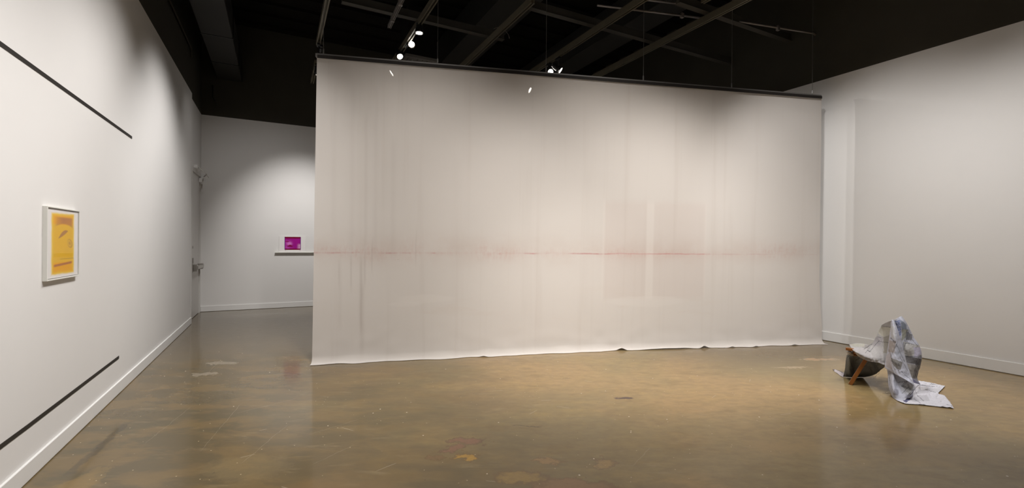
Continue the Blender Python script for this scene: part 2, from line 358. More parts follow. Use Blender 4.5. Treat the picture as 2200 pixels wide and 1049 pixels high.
def tube(bm, pts, r, n=10, cap=True):
    pts = [Vector(p) for p in pts]; rings = []
    for i, p in enumerate(pts):
        d = (pts[min(i+1, len(pts)-1)] - pts[max(i-1, 0)]).normalized()
        a = Vector((0, 0, 1)) if abs(d.z) < .9 else Vector((1, 0, 0))
        s = d.cross(a).normalized(); u = s.cross(d)
        rr = r[i] if isinstance(r, (list, tuple)) else r
        rings.append([bm.verts.new(p + (s*math.cos(2*PI*j/n) + u*math.sin(2*PI*j/n))*rr) for j in range(n)])
    for A, B in zip(rings, rings[1:]):
        for j in range(n): bm.faces.new((A[j], A[(j+1) % n], B[(j+1) % n], B[j]))
    if cap: bm.faces.new(rings[0][::-1]); bm.faces.new(rings[-1])
def B(): return bmesh.new()

# ------------------------------------------------------------------ room
XL, XLR, XR, YB, YF, ZW, ZD = -1.278, -1.327, 7.209, 10.739, -3.5, 3.87, 5.8
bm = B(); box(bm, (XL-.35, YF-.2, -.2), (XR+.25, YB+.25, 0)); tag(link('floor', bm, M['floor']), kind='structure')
bm = B(); box(bm, (XL-.35, YF-.2, ZD), (XR+.25, YB+.25, ZD+.2))
for i in range(30):      # ribbed metal deck
    y = YF + i*.5; box(bm, (XLR, y, ZD-.06), (XR, y+.18, ZD))
tag(link('ceiling', bm, M['deck']), kind='structure')
bm = B()
box(bm, (XLR-.2, YF, 0), (XLR, 9.62, ZW)); box(bm, (XLR, YF, 0), (XL, 9.27, ZW))
box(bm, (XLR-.2, 10.66, 0), (XLR, YB, ZW)); box(bm, (XLR-.2, 9.62, 2.70), (XLR, 10.66, ZW))
box(bm, (XLR-.2, YF, ZW), (XLR, YB, ZD), 1)
tag(link('wall_left', bm, [M['wall'], M['black']]), kind='structure')
bm = B(); box(bm, (XLR-.2, YB, 0), (XR+.2, YB+.2, ZW)); box(bm, (XLR-.2, YB, ZW), (XR+.2, YB+.2, ZD), 1)
tag(link('wall_back', bm, [M['wall'], M['black']]), kind='structure')
bm = B(); box(bm, (XR, YF, 0), (XR+.2, YB, ZW)); box(bm, (XR, YF, ZW), (XR+.2, YB, ZD), 1)
tag(link('wall_right', bm, [M['wall'], M['black']]), kind='structure')
bm = B(); box(bm, (XLR-.2, YF-.2, 0), (XR+.2, YF, ZW)); box(bm, (XLR-.2, YF-.2, ZW), (XR+.2, YF, ZD), 1)
tag(link('wall_front', bm, [M['wall'], M['black']]), kind='structure')
def baseb(name, a, b, bev=.004):
    bm = B(); box(bm, a, b); tag(link(name, bm, M['trim'], bevel=bev), kind='structure')
baseb('baseboard_left', (XL, YF, .004), (XL+.016, 9.272, .112))
baseb('baseboard_corner', (XLR, 10.665, .004), (XLR+.014, YB, .112))
baseb('baseboard_back', (XLR+.014, YB-.016, .004), (XR, YB, .112))
baseb('baseboard_right', (XR-.016, YF, .006), (XR, YB-.016, .135))
# door in the recess of the left wall
d = empty('door_1', (XLR, 10.14, 0)); tag(d, kind='structure')
def dl(p): return (p[0], p[1]-10.14, p[2])
bm = B()
for a, b in (((-.12, 9.62, 0), (.012, 9.68, 2.70)), ((-.12, 10.60, 0), (.012, 10.66, 2.70)), ((-.12, 9.68, 2.63), (.012, 10.60, 2.70))): box(bm, dl(a), dl(b))
link('door_frame', bm, M['door'], d, bevel=.003)
bm = B(); box(bm, dl((-.055, 9.684, .008)), dl((-.008, 10.596, 2.625))); link('door_leaf', bm, M['door'], d, bevel=.002)
bm = B(); box(bm, dl((-.008, 9.70, .83)), dl((.018, 9.86, 1.0))); box(bm, dl((-.008, 9.74, 1.0)), dl((.02, 9.82, 1.09)))
box(bm, dl((.018, 9.75, .85)), dl((.075, 9.86, .97))); link('latch_plate', bm, M['steel'], d, bevel=.006)
bm = B(); box(bm, dl((.04, 9.80, .885)), dl((.085, 10.52, .945))); box(bm, dl((-.008, 10.44, .86)), dl((.075, 10.55, .965)))
link('panic_bar', bm, M['steel'], d, bevel=.006)
bm = B(); tube(bm, [dl((-.01, 9.78, 1.28)), dl((.012, 9.78, 1.28))], .022, 16); link('lock_cylinder', bm, M['steel'], d, smooth=False)
bm = B(); box(bm, dl((-.01, 9.86, 2.70)), dl((.055, 10.20, 2.76))); cb_ = link('closer_body', bm, M['trim'], d, bevel=.005)
bm = B(); tube(bm, [dl((.06, 9.95, 2.72)), dl((.16, 10.18, 2.64)), dl((.085, 10.45, 2.62))], .009, 8)
tube(bm, [dl((.15, 10.16, 2.64)), dl((.17, 10.36, 2.60))], .006, 8); link('closer_arm', bm, M['steel'], cb_)
bm = B(); box(bm, dl((-.004, 10.50, 2.52)), dl((.075, 10.60, 2.60))); link('arm_bracket', bm, M['trim'], d, bevel=.004)

# ------------------------------------------------------------------ black tape lines on the left wall
def tape(label, z, yend, kink=None):
    bm = B()
    pts = [(-2.9, z)] + ([kink] if kink else []) + [(yend, z)]
    for (y0, a), (y1, b) in zip(pts, pts[1:]):
        v = [bm.verts.new(q) for q in ((0, y0, a-.013), (0, y1, b-.013), (0, y1, b+.013), (0, y0, a+.013), (.003, y0, a-.013), (.003, y1, b-.013), (.003, y1, b+.013), (.003, y0, a+.013))]
        for f in ((4,5,6,7),(0,4,7,3),(1,2,6,5),(0,1,5,4),(3,7,6,2)): bm.faces.new([v[i] for i in f])
    o = link('wall_tape_line', bm, M['vinyl']); o.location = (XL, 0, 0)
    tag(o, label, 'tape line', 'black lines running along the left wall')
tape('thin black horizontal line high on left wall above the yellow print', 2.410, 5.725)
tape('thin black horizontal line low on left wall just above the baseboard', .327, 5.353, (3.62, .312))

# ------------------------------------------------------------------ prints (colour pattern laid on a fine grid of each film)
def grid_obj(name, nu, nv, fpos, fcol, mat, parent=None, smooth=True, uvf=None):
    us = np.linspace(0, 1, nu); vs2 = np.linspace(0, 1, nv)
    co = []; cl = []; uv = []
    for v in vs2:
        for u in us:
            co.append(fpos(u, v))
            if fcol: cl.append((*fcol(u, v), 1.0))
            uv.append(uvf(u, v) if uvf else (u, v))
    faces = [(j*nu+i, j*nu+i+1, (j+1)*nu+i+1, (j+1)*nu+i) for j in range(nv-1) for i in range(nu-1)]
    me = bpy.data.meshes.new(name); me.from_pydata(co, [], faces); me.materials.append(mat)
    if fcol:
        at = me.color_attributes.new('pattern', 'FLOAT_COLOR', 'POINT'); at.data.foreach_set('color', np.array(cl, dtype=np.float32).ravel())
    ul = me.uv_layers.new(name='UVMap'); idx = np.zeros(len(me.loops), dtype=np.int32); me.loops.foreach_get('vertex_index', idx)
    ul.data.foreach_set('uv', np.array(uv, dtype=np.float32)[idx].ravel())
    if smooth:
        me.polygons.foreach_set('use_smooth', [True]*len(me.polygons))
    o = bpy.data.objects.new(name, me); COL.objects.link(o)
    if parent: o.parent = parent
    return o
def ss(x, a, b):
    t = max(0, min(1, (x-a)/(b-a))); return t*t*(3-2*t)
def mixc(a, b, t): return tuple(x*(1-t)+y*t for x, y in zip(a, b))
def nz(x, y, s=0): return noise.noise(Vector((x, y, s)))

def yellow_col(u, v):   # v up
    paper = (.74, .71, .69)
    e = .012*nz(u*9, v*9); 
    du = min(u+e-.13, .865-u+e); dv = min(v+e*.7-.045, .95-v+e*.5+.02*(u-.5))
    t = ss(min(du, dv*1.6), -.03, .035)
    c = (.72, .42, .03); edge = (.76, .52, .06)
    if v > .78 or v < .22: c = mixc(c, (.76, .34, .012), .75)
    c = mixc(edge, c, ss(min(du, dv*1.6), .0, .10))
    a = .80 - .32*(u-.52)**2*2                                 # arched brow band
    m = ss(v, a-.02, a+.005)*ss(.905-v, 0, .03)*ss(u, .2, .34)*ss(.86-u, 0, .12)
    c = mixc(c, (.30, .11, .075), m*(.55+.3*nz(u*4, v*4, 2)))
    # crescent leaf
    x, y = (u-.50)/.17, (v-.655)/.07
    y2 = y - (.9*x - .35*x*x) + .05
    c = mixc(c, (.30, .12, .07), .75*ss(.42*(1-x*x)-abs(y2)*.75, 0, .12) if abs(x) < 1 else 0)
    # small curled leaf
    x, y = (u-.72)/.11, (v-.50)/.075; r = math.hypot(x*1.1+.3*y, y)
    c = mixc(c, (.38, .20, .08), .6*ss(1-r, 0, .15)*(.35+.65*ss(math.sin(r*9+2*x), -.2, .6)))
    # lower bars
    yb = .19+.055*(u-.5); c = mixc(c, (.34, .11, .06), .8*ss(.022-abs(v-yb), 0, .01)*ss(u, .18, .24)*ss(.82-u, 0, .06))
    c = mixc(c, (.42, .25, .03), .7*ss(.009-abs(v-.268), 0, .005)*ss(u, .36, .44))
    return mixc(paper, c, t)
a = empty('framed_print', (XL, 4.063, 1.140)); tag(a, 'white box-framed yellow print with brown leaf shapes on the left wall', 'framed print')
W2, H2, DP = .258, .466, .024
bm = B()
for (y0, z0, y1, z1) in ((-W2, 0, -W2+.010, H2), (W2-.005, 0, W2, H2), (-W2+.01, 0, W2-.005, .008), (-W2+.01, H2-.008, W2-.005, H2)): box(bm, (0, y0, z0), (DP, y1, z1))
link('frame', bm, M['whiteframe'], a, bevel=.0015)
bm = B(); box(bm, (.001, -W2+.01, .01), (.006, W2-.01, H2-.01)); link('backing_board', bm, M['paper'], a)
grid_obj('print_sheet', 150, 190, lambda u, v: (.016, -W2+.014+u*(2*W2-.022), .012+v*(H2-.024)), yellow_col, M['print'], a)
bm = B(); box(bm, (.0195, -W2+.01, .008), (.0215, W2-.005, H2-.008)); link('glazing', bm, M['acrylic'], a)

def mag_col(u, v):
    c = (.36, .004, .26)
    e = .25*nz(u*3, v*2.2, 5)
    light = (.60, .10, .52)
    m = ss(.62-abs(u-.22)*1.1+e, .2, .7)*ss(.85-v, 0, .3)
    c = mixc(c, light, m*.75)
    m = ss(u, .72, .95)*ss(.55-v+e, 0, .3); c = mixc(c, (.80, .45, .66), m*.8)
    c = mixc(c, (.72, .28, .66), .7*ss(.18-math.hypot((u-.30)*.8, v-.48), 0, .14))
    for (cx, cy, rx, ry) in ((.16, .63, .16, .05), (.22, .80, .10, .018)):
        c = mixc(c, (.26, 0, .06), .9*ss(1-math.hypot((u-cx)/rx, (v-cy)/ry), 0, .4))
    x = (u-.33)/.26
    if abs(x) < 1:
        top = .33+.03*math.sin(x*6+1.5); th = .10*(1-abs(x))
        c = mixc(c, (.24, 0, .05), .95*ss(th-abs(v-top+th*.5), 0, .02))
    yb = .27-.12*(u-.7); c = mixc(c, (.24, 0, .22), .8*ss(.012-abs(v-yb), 0, .01)*ss(u, .66, .74))
    c = mixc(c, (.20, 0, .035), ss(v, .82, .90)); c = mixc(c, (.20, 0, .035), ss(.13-v, 0, .07))
    b = min(u, 1-u); c = mixc(c, (.10, .005, .16), ss(.045-b, 0, .02))
    return c
# ledge with the magenta print
bm = B(); box(bm, (0, -.055, 0), (.96, 0, .010)); box(bm, (0, -.055, .010), (.96, -.051, .016))
o = link('picture_ledge', bm, M['whiteframe'], bevel=.0015); o.location = (-.030, YB, 1.158); tag(o, 'thin white picture ledge on the back wall under the magenta print', 'ledge')
a = empty('magenta_print', (.305, YB-.018, 1.170), 0); tag(a, 'small magenta print in clear acrylic block standing on the white ledge', 'acrylic print')
bm = B(); box(bm, (-.262, .004, 0), (.248, .010, .345)); link('mount_sheet', bm, M['paper'], a)
bm = B(); box(bm, (-.262, -.022, 0), (.248, .001, .345)); link('acrylic_block', bm, M['acrylic'], a, bevel=.002)
grid_obj('print_sheet', 120, 100, lambda u, v: (-.158+u*.310, .0025, .050+v*.275), mag_col, M['print'], a)
M['ink'] = simple('magenta_ink', (.35, .08, .25), .8)
for x in (-.150, .125):
    bm = B(); box(bm, (x, .001, .032), (x+.022, .0038, .036)); link('signature_mark', bm, M['ink'], a)

# ------------------------------------------------------------------ scrim
SA = Vector((.396, 5.688, 0)); SD = Vector((6.922-.396, 3.785-5.688, 0)); SL = SD.length; SD.normalize(); SN = Vector((-SD.y, SD.x, 0))   # SN points away from the camera
SH = 3.515
sc = empty('hanging_scrim', SA); tag(sc, 'huge pale beige sheer cloth with faint red horizon line hung across the room', 'hanging fabric')
HEM = .105
def scrim_pos(u, v):
    s = u*SL; t = (1-v)*(SH+HEM)                 # t = length down from the rail
    z = SH - t; n = 0.0
    hr = .075
    if z < hr:
        a_ = min((hr-z)/hr, 2.2)
        if a_ < PI/2*.98: z = hr - hr*math.sin(a_); n = -hr*(1-math.cos(a_))*.8
        else: z = hr*(1-math.sin(PI/2)) + .003; n = -hr*.8 - (a_-PI/2)*hr
        # small lifts and puckers along the hem
        z = max(z, .003)
        wr = .5+.5*nz(s*2.3, 1.0); pk = math.exp(-((s-3.78)/.05)**2)*.03 + math.exp(-((s-4.95)/.05)**2)*.03 + math.exp(-((s-1.95)/.04)**2)*.012 + math.exp(-((s-5.7)/.04)**2)*.012 + math.exp(-((s-5.35)/.04)**2)*.012 + math.exp(-((s-6.3)/.04)**2)*.012
        pk += .012*ss(s, 3.9, 4.3)*ss(4.9-s, 0, .3)
        z += pk*ss(a_, .9, 1.6) + .004*wr; n += .025*nz(s*3.1, 4.0)*a_
    k_ = 1 - max(z, 0)/SH
    n += .11*math.sin(PI*u)*k_**1.3
    n += .012*k_*math.sin(s*2.1+.6) + .007*math.exp(-((s-.55)/.35)**2)*math.sin(s*24)*(.35+.65*ss(z, .2, 2.6)*ss(3.4-z, 0, .6)) + .006*nz(s*1.5, z*1.2, 3)
    ds = .055*(u**14)*ss(1.0-z, 0, 1.0) - .03*((1-u)**14)*k_ 
    low = ss(.45-z, 0, .4); n += .010*low*nz(s*5, z*6, 9)
    p = SD*(s+ds) + SN*n
    return (p.x, p.y, z)
cl = grid_obj('cloth', 520, 300, scrim_pos, None, M['scrim'], sc, uvf=lambda u, v: (u*SL, v*(SH+HEM)-HEM))
bm = B(); bar(bm, SD*-.012+Vector((0, 0, SH+.020)), SD*(SL-.02)+Vector((0, 0, SH+.020)), .045, .040)
link('rail', bm, M['rail'], sc, bevel=.003)
bm = B(); bar(bm, SD*.01-SN*.026+Vector((0, 0, SH+.002)), SD*(SL-.02)-SN*.026+Vector((0, 0, SH+.002)), .008, .036)
link('velcro_strip', bm, M['railblack'], sc)
for s in (.07, 1.366, 2.717, 4.041, 5.35, 6.641):
    bm = B(); p = SD*s; tube(bm, [p+Vector((0, 0, SH+.03)), p+Vector((0, 0, ZD-.05))], .0028, 6)
    tube(bm, [p+Vector((0, 0, SH+.04)), p+Vector((0, 0, SH+.055)), p+Vector((0, 0, SH+.10)), p+Vector((0, 0, SH+.11))], [.004, .008, .008, .004], 8)
    link('suspension_wire', bm, M['wire'], sc)

# ------------------------------------------------------------------ overhead
def track(label, x, y0, y1, z=4.56, group='ceiling light tracks', m='track'):
    bm = B(); L = y1-y0
    box(bm, (-.030, 0, -.045), (-.020, L, .045)); box(bm, (.020, 0, -.045), (.030, L, .045)); box(bm, (-.020, 0, .035), (.020, L, .045))
    box(bm, (-.020, 0, -.045), (-.012, L, -.038)); box(bm, (.012, 0, -.045), (.020, L, -.038)); box(bm, (-.018, 0, -.01), (.018, L, .035))
    o = link('light_track', bm, M[m]); o.location = (x, y0, z); tag(o, label, 'light track', group); 
    return o
TR = []
TR.append(track('metal ceiling track passing above the left edge of the hanging scrim', .563, 3.2, 7.88))
TR.append(track('short ceiling track hanging beyond the left edge of the scrim', .600, 8.75, 9.82))
TR.append(track('ceiling track carrying three lit spotlights left of the diffuser', 1.80, 4.2, 8.3))
TR.append(track('ceiling track without lamps between the two groups of lit spotlights', 2.93, 5.15, 9.6))
TR.append(track('ceiling track carrying the bright pair of spotlights above scrim centre', 4.165, 1.5, 9.6))
TR.append(track('long ceiling track farthest right, crossing both grey beams', 5.32, 1.5, 9.6))
TR.append(track('short stub of track near top edge, right of the centre tracks', 5.05, 2.6, 4.28, 4.68))
TR.append(track('stub of track between the duct and the bent conduit', 4.15, 4.0, 5.0, 4.86))

def beam(label, x0, x1, y, z, h=.11, wd=.05):
    bm = B(); box(bm, (0, -wd/2, -h/2), (x1-x0, wd/2, h/2)); box(bm, (0, -wd/2-.02, -h/2-.006), (x1-x0, wd/2+.02, -h/2))
    o = link('ceiling_beam', bm, M['beam']); o.location = (x0, y, z); tag(o, label, 'beam', 'dark beams crossing under the black ceiling')
beam('dark beam ending at a loose wire, crossing above the three spotlights', .76, 3.20, 6.56, 4.70, .11)
beam('dark beam crossing middle of ceiling into the right black wall', 3.08, XR, 5.50, 4.70)
beam('dark beam nearest the right, crossing under the pale conduits', 4.75, XR, 4.43, 4.69)
beam('dark beam nearest the camera above the unistrut channel', .9, 2.55, 5.55, 4.74, .10)

def conduit(name, label, pts, r, m='conduit', cat='conduit', clips=0):
    p0 = Vector(pts[0]); root = empty(name, p0); tag(root, label, cat)
    bm = B(); q = [Vector(p)-p0 for p in pts]
    if cat == 'channel':
        bar(bm, q[0], q[1], .012, .04); d_ = (q[1]-q[0]).normalized().cross(Vector((0, 0, 1)))
        bar(bm, q[0]+d_*.02, q[1]+d_*.02, .006, .05); bar(bm, q[0]-d_*.02, q[1]-d_*.02, .006, .05)
    else: tube(bm, q, r, 10)
    link('tube' if cat != 'channel' else 'channel_body', bm, M[m], root, smooth=(cat != 'channel'))
    for i in range(clips):
        c_ = q[0].lerp(q[-1], (i+.5)/clips); bm = B(); box(bm, c_-Vector((.025, .02, .035)), c_+Vector((.025, .02, .035))); link('clamp', bm, M[m], root, bevel=.004)
    return root
conduit('strut_channel', 'short pale metal strut channel hanging end-on left of three spotlights', [(1.418, 6.66, 4.5), (1.385, 5.2, 4.5)], .02, cat='channel', clips=3)
conduit('electrical_conduit', 'pale straight conduit running diagonally above the centre of scrim', [(4.0, 5.19, 4.77), (5.70, 4.715, 4.77)], .016, clips=2)
conduit('electrical_conduit', 'thin pale conduit ending on the right black wall', [(5.97, 4.41, 4.66), (7.15, 4.045, 4.60), (7.2, 4.03, 4.58)], .014, clips=1)
conduit('electrical_conduit', 'short pale conduit at top edge leading to bent beam', [(3.8, 4.98, 4.78), (4.95, 4.64, 4.78)], .016, clips=1)
conduit('wall_conduit', 'dark conduit running along the top of black left wall', [(-1.30, 4.5, 4.60), (-1.30, 9.30, 4.63), (-1.30, 9.34, 4.50)], .015, m='beam')
conduit('loose_wire', 'thin curved wire dangling at end of the dark beam', [(3.00, 6.50, 4.76), (3.08, 6.50, 4.80), (3.18, 6.50, 4.79), (3.26, 6.50, 4.72), (3.27, 6.49, 4.66)], .004, cat='wire')
conduit('loose_wire', 'thin bent wire sticking from black right wall beside hanging wire', [(6.75, 5.4, 4.63), (7.05, 5.4, 4.63), (7.19, 5.42, 4.57)], .004, m='beam', cat='wire')
conduit('loose_wire', 'short black wire dangling on the black back wall above door', [(-1.14, 10.70, 4.46), (-1.14, 10.70, 4.22), (-1.06, 10.70, 4.10)], .010, m='headblack', cat='wire')

# ducts
bm = B(); box(bm, (-.21, 0, 0), (.21, 6.6, .45)); o = empty('air_duct', (-.85, 4.1, 4.60)); tag(o, 'wide grey air duct running above the left wall', 'duct')
db = link('duct_body', bm, M['duct'], o, bevel=.01)
for y in (.9, 2.5, 4.35, 5.6):
    bm = B(); box(bm, (-.222, y, -.006), (.222, y+.025, .46)); link('joint_band', bm, M['headblack'], db)
bm = B(); box(bm, (-.25, 0, 0), (.25, 5.6, .5)); o = link('air_duct', bm, M['duct'], bevel=.01); o.location = (5.42, 5.0, 5.08); tag(o, 'broad dark air duct above the right-hand light tracks', 'duct')
bm = B(); box(bm, (-.3, 0, 0), (.3, 5.2, .55)); o = link('air_duct', bm, M['duct'], bevel=.01); o.location = (3.30, 5.5, 5.12); tag(o, 'dark air duct high above the centre of scrim', 'duct')
# diffuser
o = empty('ceiling_diffuser', (2.28, 7.98, 4.66)); tag(o, 'square grey slatted air diffuser beside the three lit spotlights', 'air diffuser')
bm = B(); box(bm, (-.30, -.03, -.0), (-.26, .57, .05)); box(bm, (.26, -.03, 0), (.30, .57, .05)); box(bm, (-.26, -.03, 0), (.26, .01, .05)); box(bm, (-.26, .53, 0), (.26, .57, .05)); box(bm, (-.26, .01, .04), (.26, .53, .05)); df = link('diffuser_frame', bm, M['diff'], o)
for i in range(6):
    bm = B(); x = -.22+i*.085; box(bm, (x, .02, .004), (x+.02, .52, .038)); link('slat', bm, M['diff'], df)
bm = B(); box(bm, (-.26, -.03, .052), (.26, .53, .9)); link('duct_boot', bm, M['deck'], o)

# ------------------------------------------------------------------ track spotlights
def lamp_head(label, base, head, aim, lens='lamp', r=.052, L=.13, power=0, cone=60):
    base, head = Vector(base), Vector(head)
    o = empty('track_spotlight', base); tag(o, label, 'spotlight', 'lit spotlights on the ceiling tracks')
    d_ = (Vector(aim)-head).normalized(); c = head-base
    bm = B(); box(bm, (-.02, -.06, -.03), (.02, .06, 0)); link('track_adapter', bm, M['headblack'], o, bevel=.003)
    bm = B(); tube(bm, [Vector((0, 0, -.02)), Vector((c.x*.3, c.y*.3, c.z*.5)), c-d_*.05], .009, 8); link('yoke', bm, M['headblack'], o)
    bm = B(); tube(bm, [c-d_*L, c-d_*(L-.01), c-d_*.06, c-d_*.05, c], [r*.55, r*.8, r*.85, r, r], 24, cap=False)
    lb = link('lamp_body', bm, M['headblack'], o, smooth=False)
    bm = B(); tube(bm, [c-d_*.004, c+d_*.004], r*.82, 24); link('lamp_lens', bm, M[lens], o)
    bm = B(); tube(bm, [c-d_*.006, c+d_*.010, c+d_*.012], [r*1.02, r*1.05, r*.95], 24, cap=False); link('reflector_rim', bm, M['rimmetal'], lb)
    bm = B(); tube(bm, [c-d_*(L+.0), c-d_*(L+.03)], r*.6, 16); link('heat_sink', bm, M['headblack'], lb)
    if power:
        s_ = spot('lamp_beam', power, c+d_*.02, c+d_*.5, cone, .6, .03, NEUT); s_.parent = o
lamp_head('black spotlight facing straight down, topmost of three on left track', (1.80, 6.55, 4.513), (1.80, 6.45, 4.42), (1.80, 6.40, 2.5), 'lampsoft', r=.055, power=12)
lamp_head('glaring spotlight in the middle of the three left-hand lamps', (1.80, 7.15, 4.513), (1.85, 7.06, 4.49), (1.0, 3.0, 2.6), power=20)
lamp_head('tilted bright spotlight just over the scrim rail, lowest of three', (1.80, 7.52, 4.513), (1.76, 7.44, 4.42), (1.9, 5.6, 2.2), power=20)
lamp_head('glaring spotlight touching the scrim rail near centre', (4.165, 6.75, 4.513), (4.165, 6.68, 4.35), (1.5, 2.0, 2.3), power=25)
lamp_head('spotlight seen edge-on just right of the glaring centre lamp', (4.165, 6.45, 4.513), (4.24, 6.50, 4.335), (7.2, 4.3, 1.6), 'lampsoft', r=.055, power=160)
lamp_head('spotlight glinting faintly through upper left of the scrim cloth', (1.80, 8.16, 4.513), (1.77, 8.06, 4.36), (.97, 8.23, 3.76), 'lamp', r=.06)
lamp_head('spotlight glinting faintly through the cloth left of the centre lamps', (4.165, 7.42, 4.513), (4.21, 7.50, 4.29), (4.96, 6.85, 3.79), 'lamp', r=.06)
lamp_head('dark spotlight hanging at the end of track beside scrim corner', (.563, 7.8, 4.513), (.60, 7.85, 4.36), (.35, 10.7, 1.5), 'lampsoft', power=0)
lamp_head('dark spotlight half hidden behind the upper left scrim corner', (.600, 8.85, 4.513), (.62, 8.82, 4.38), (.5, 10.7, 1.5), 'lampsoft', power=0)

# ------------------------------------------------------------------ chair and patchwork cloth
# local frame: x = front leg to back of the chair, y = across the seat, z = up
RZ = math.atan2(-.912, .410); CO = (5.13, 2.53, 0)
ch = empty('lounge_chair', CO, RZ); tag(ch, 'low orange teak lounge chair mostly hidden under the patchwork cloth', 'chair')
for w_ in (.0175, .50):
    bm = B(); bar(bm, (.02, w_, .002), (.160, w_, .315), .030, .034, up=Vector((-.9, 0, .4))); link('leg', bm, M['teak'], ch, bevel=.003)
    bm = B(); bar(bm, (.43, w_+(.06 if w_ < .2 else -.06), .004), (.31, w_+(.06 if w_ < .2 else -.06), .25), .030, .040, up=Vector((.85, 0, .5))); link('leg', bm, M['teak'], ch, bevel=.003)
for w_, s0 in ((.030, -.012), (.470, .07)):
    bm = B(); bar(bm, (max(s0, .05), w_+.01, .330), (.23, w_+.01, .272), .022, .022)
    if s0 < 0: bar(bm, (-.020, w_-.01, .357), (.045, w_-.01, .354), .034, .026); link('side_rail', bm, M['teak'], ch, bevel=.004)
bm = B(); bar(bm, (.055, .045, .318), (.055, .475, .318), .028, .024, up=Vector((0, 0, 1))); link('front_rail', bm, M['teak'], ch, bevel=.004)
bm = B(); bar(bm, (.30, .03, .235), (.30, .47, .235), .028, .032); link('rear_rail', bm, M['teak'], ch, bevel=.004)
for i in range(5):
    t = (i+.6)/5.4; bm = B(); bar(bm, (.03+.26*t, .045, .300-.05*t), (.03+.26*t, .455, .300-.05*t), .030, .010); link('seat_slat', bm, M['teak'], ch, bevel=.002)
for w_, x1, z1 in ((.085, .348, .630), (.44, .375, .590)):
    bm = B(); bar(bm, (.325, w_, .235), (x1, w_, z1), .028, .024, up=Vector((1, 0, 0))); link('back_post', bm, M['teak'], ch, bevel=.003)
bm = B(); bar(bm, (.350, .07, .622), (.377, .45, .585), .020, .05); link('back_rail', bm, M['teak'], ch, bevel=.006)
bm = B(); bar(bm, (.340, .09, .49), (.362, .44, .47), .016, .04); link('back_rail', bm, M['teak'], ch, bevel=.006)

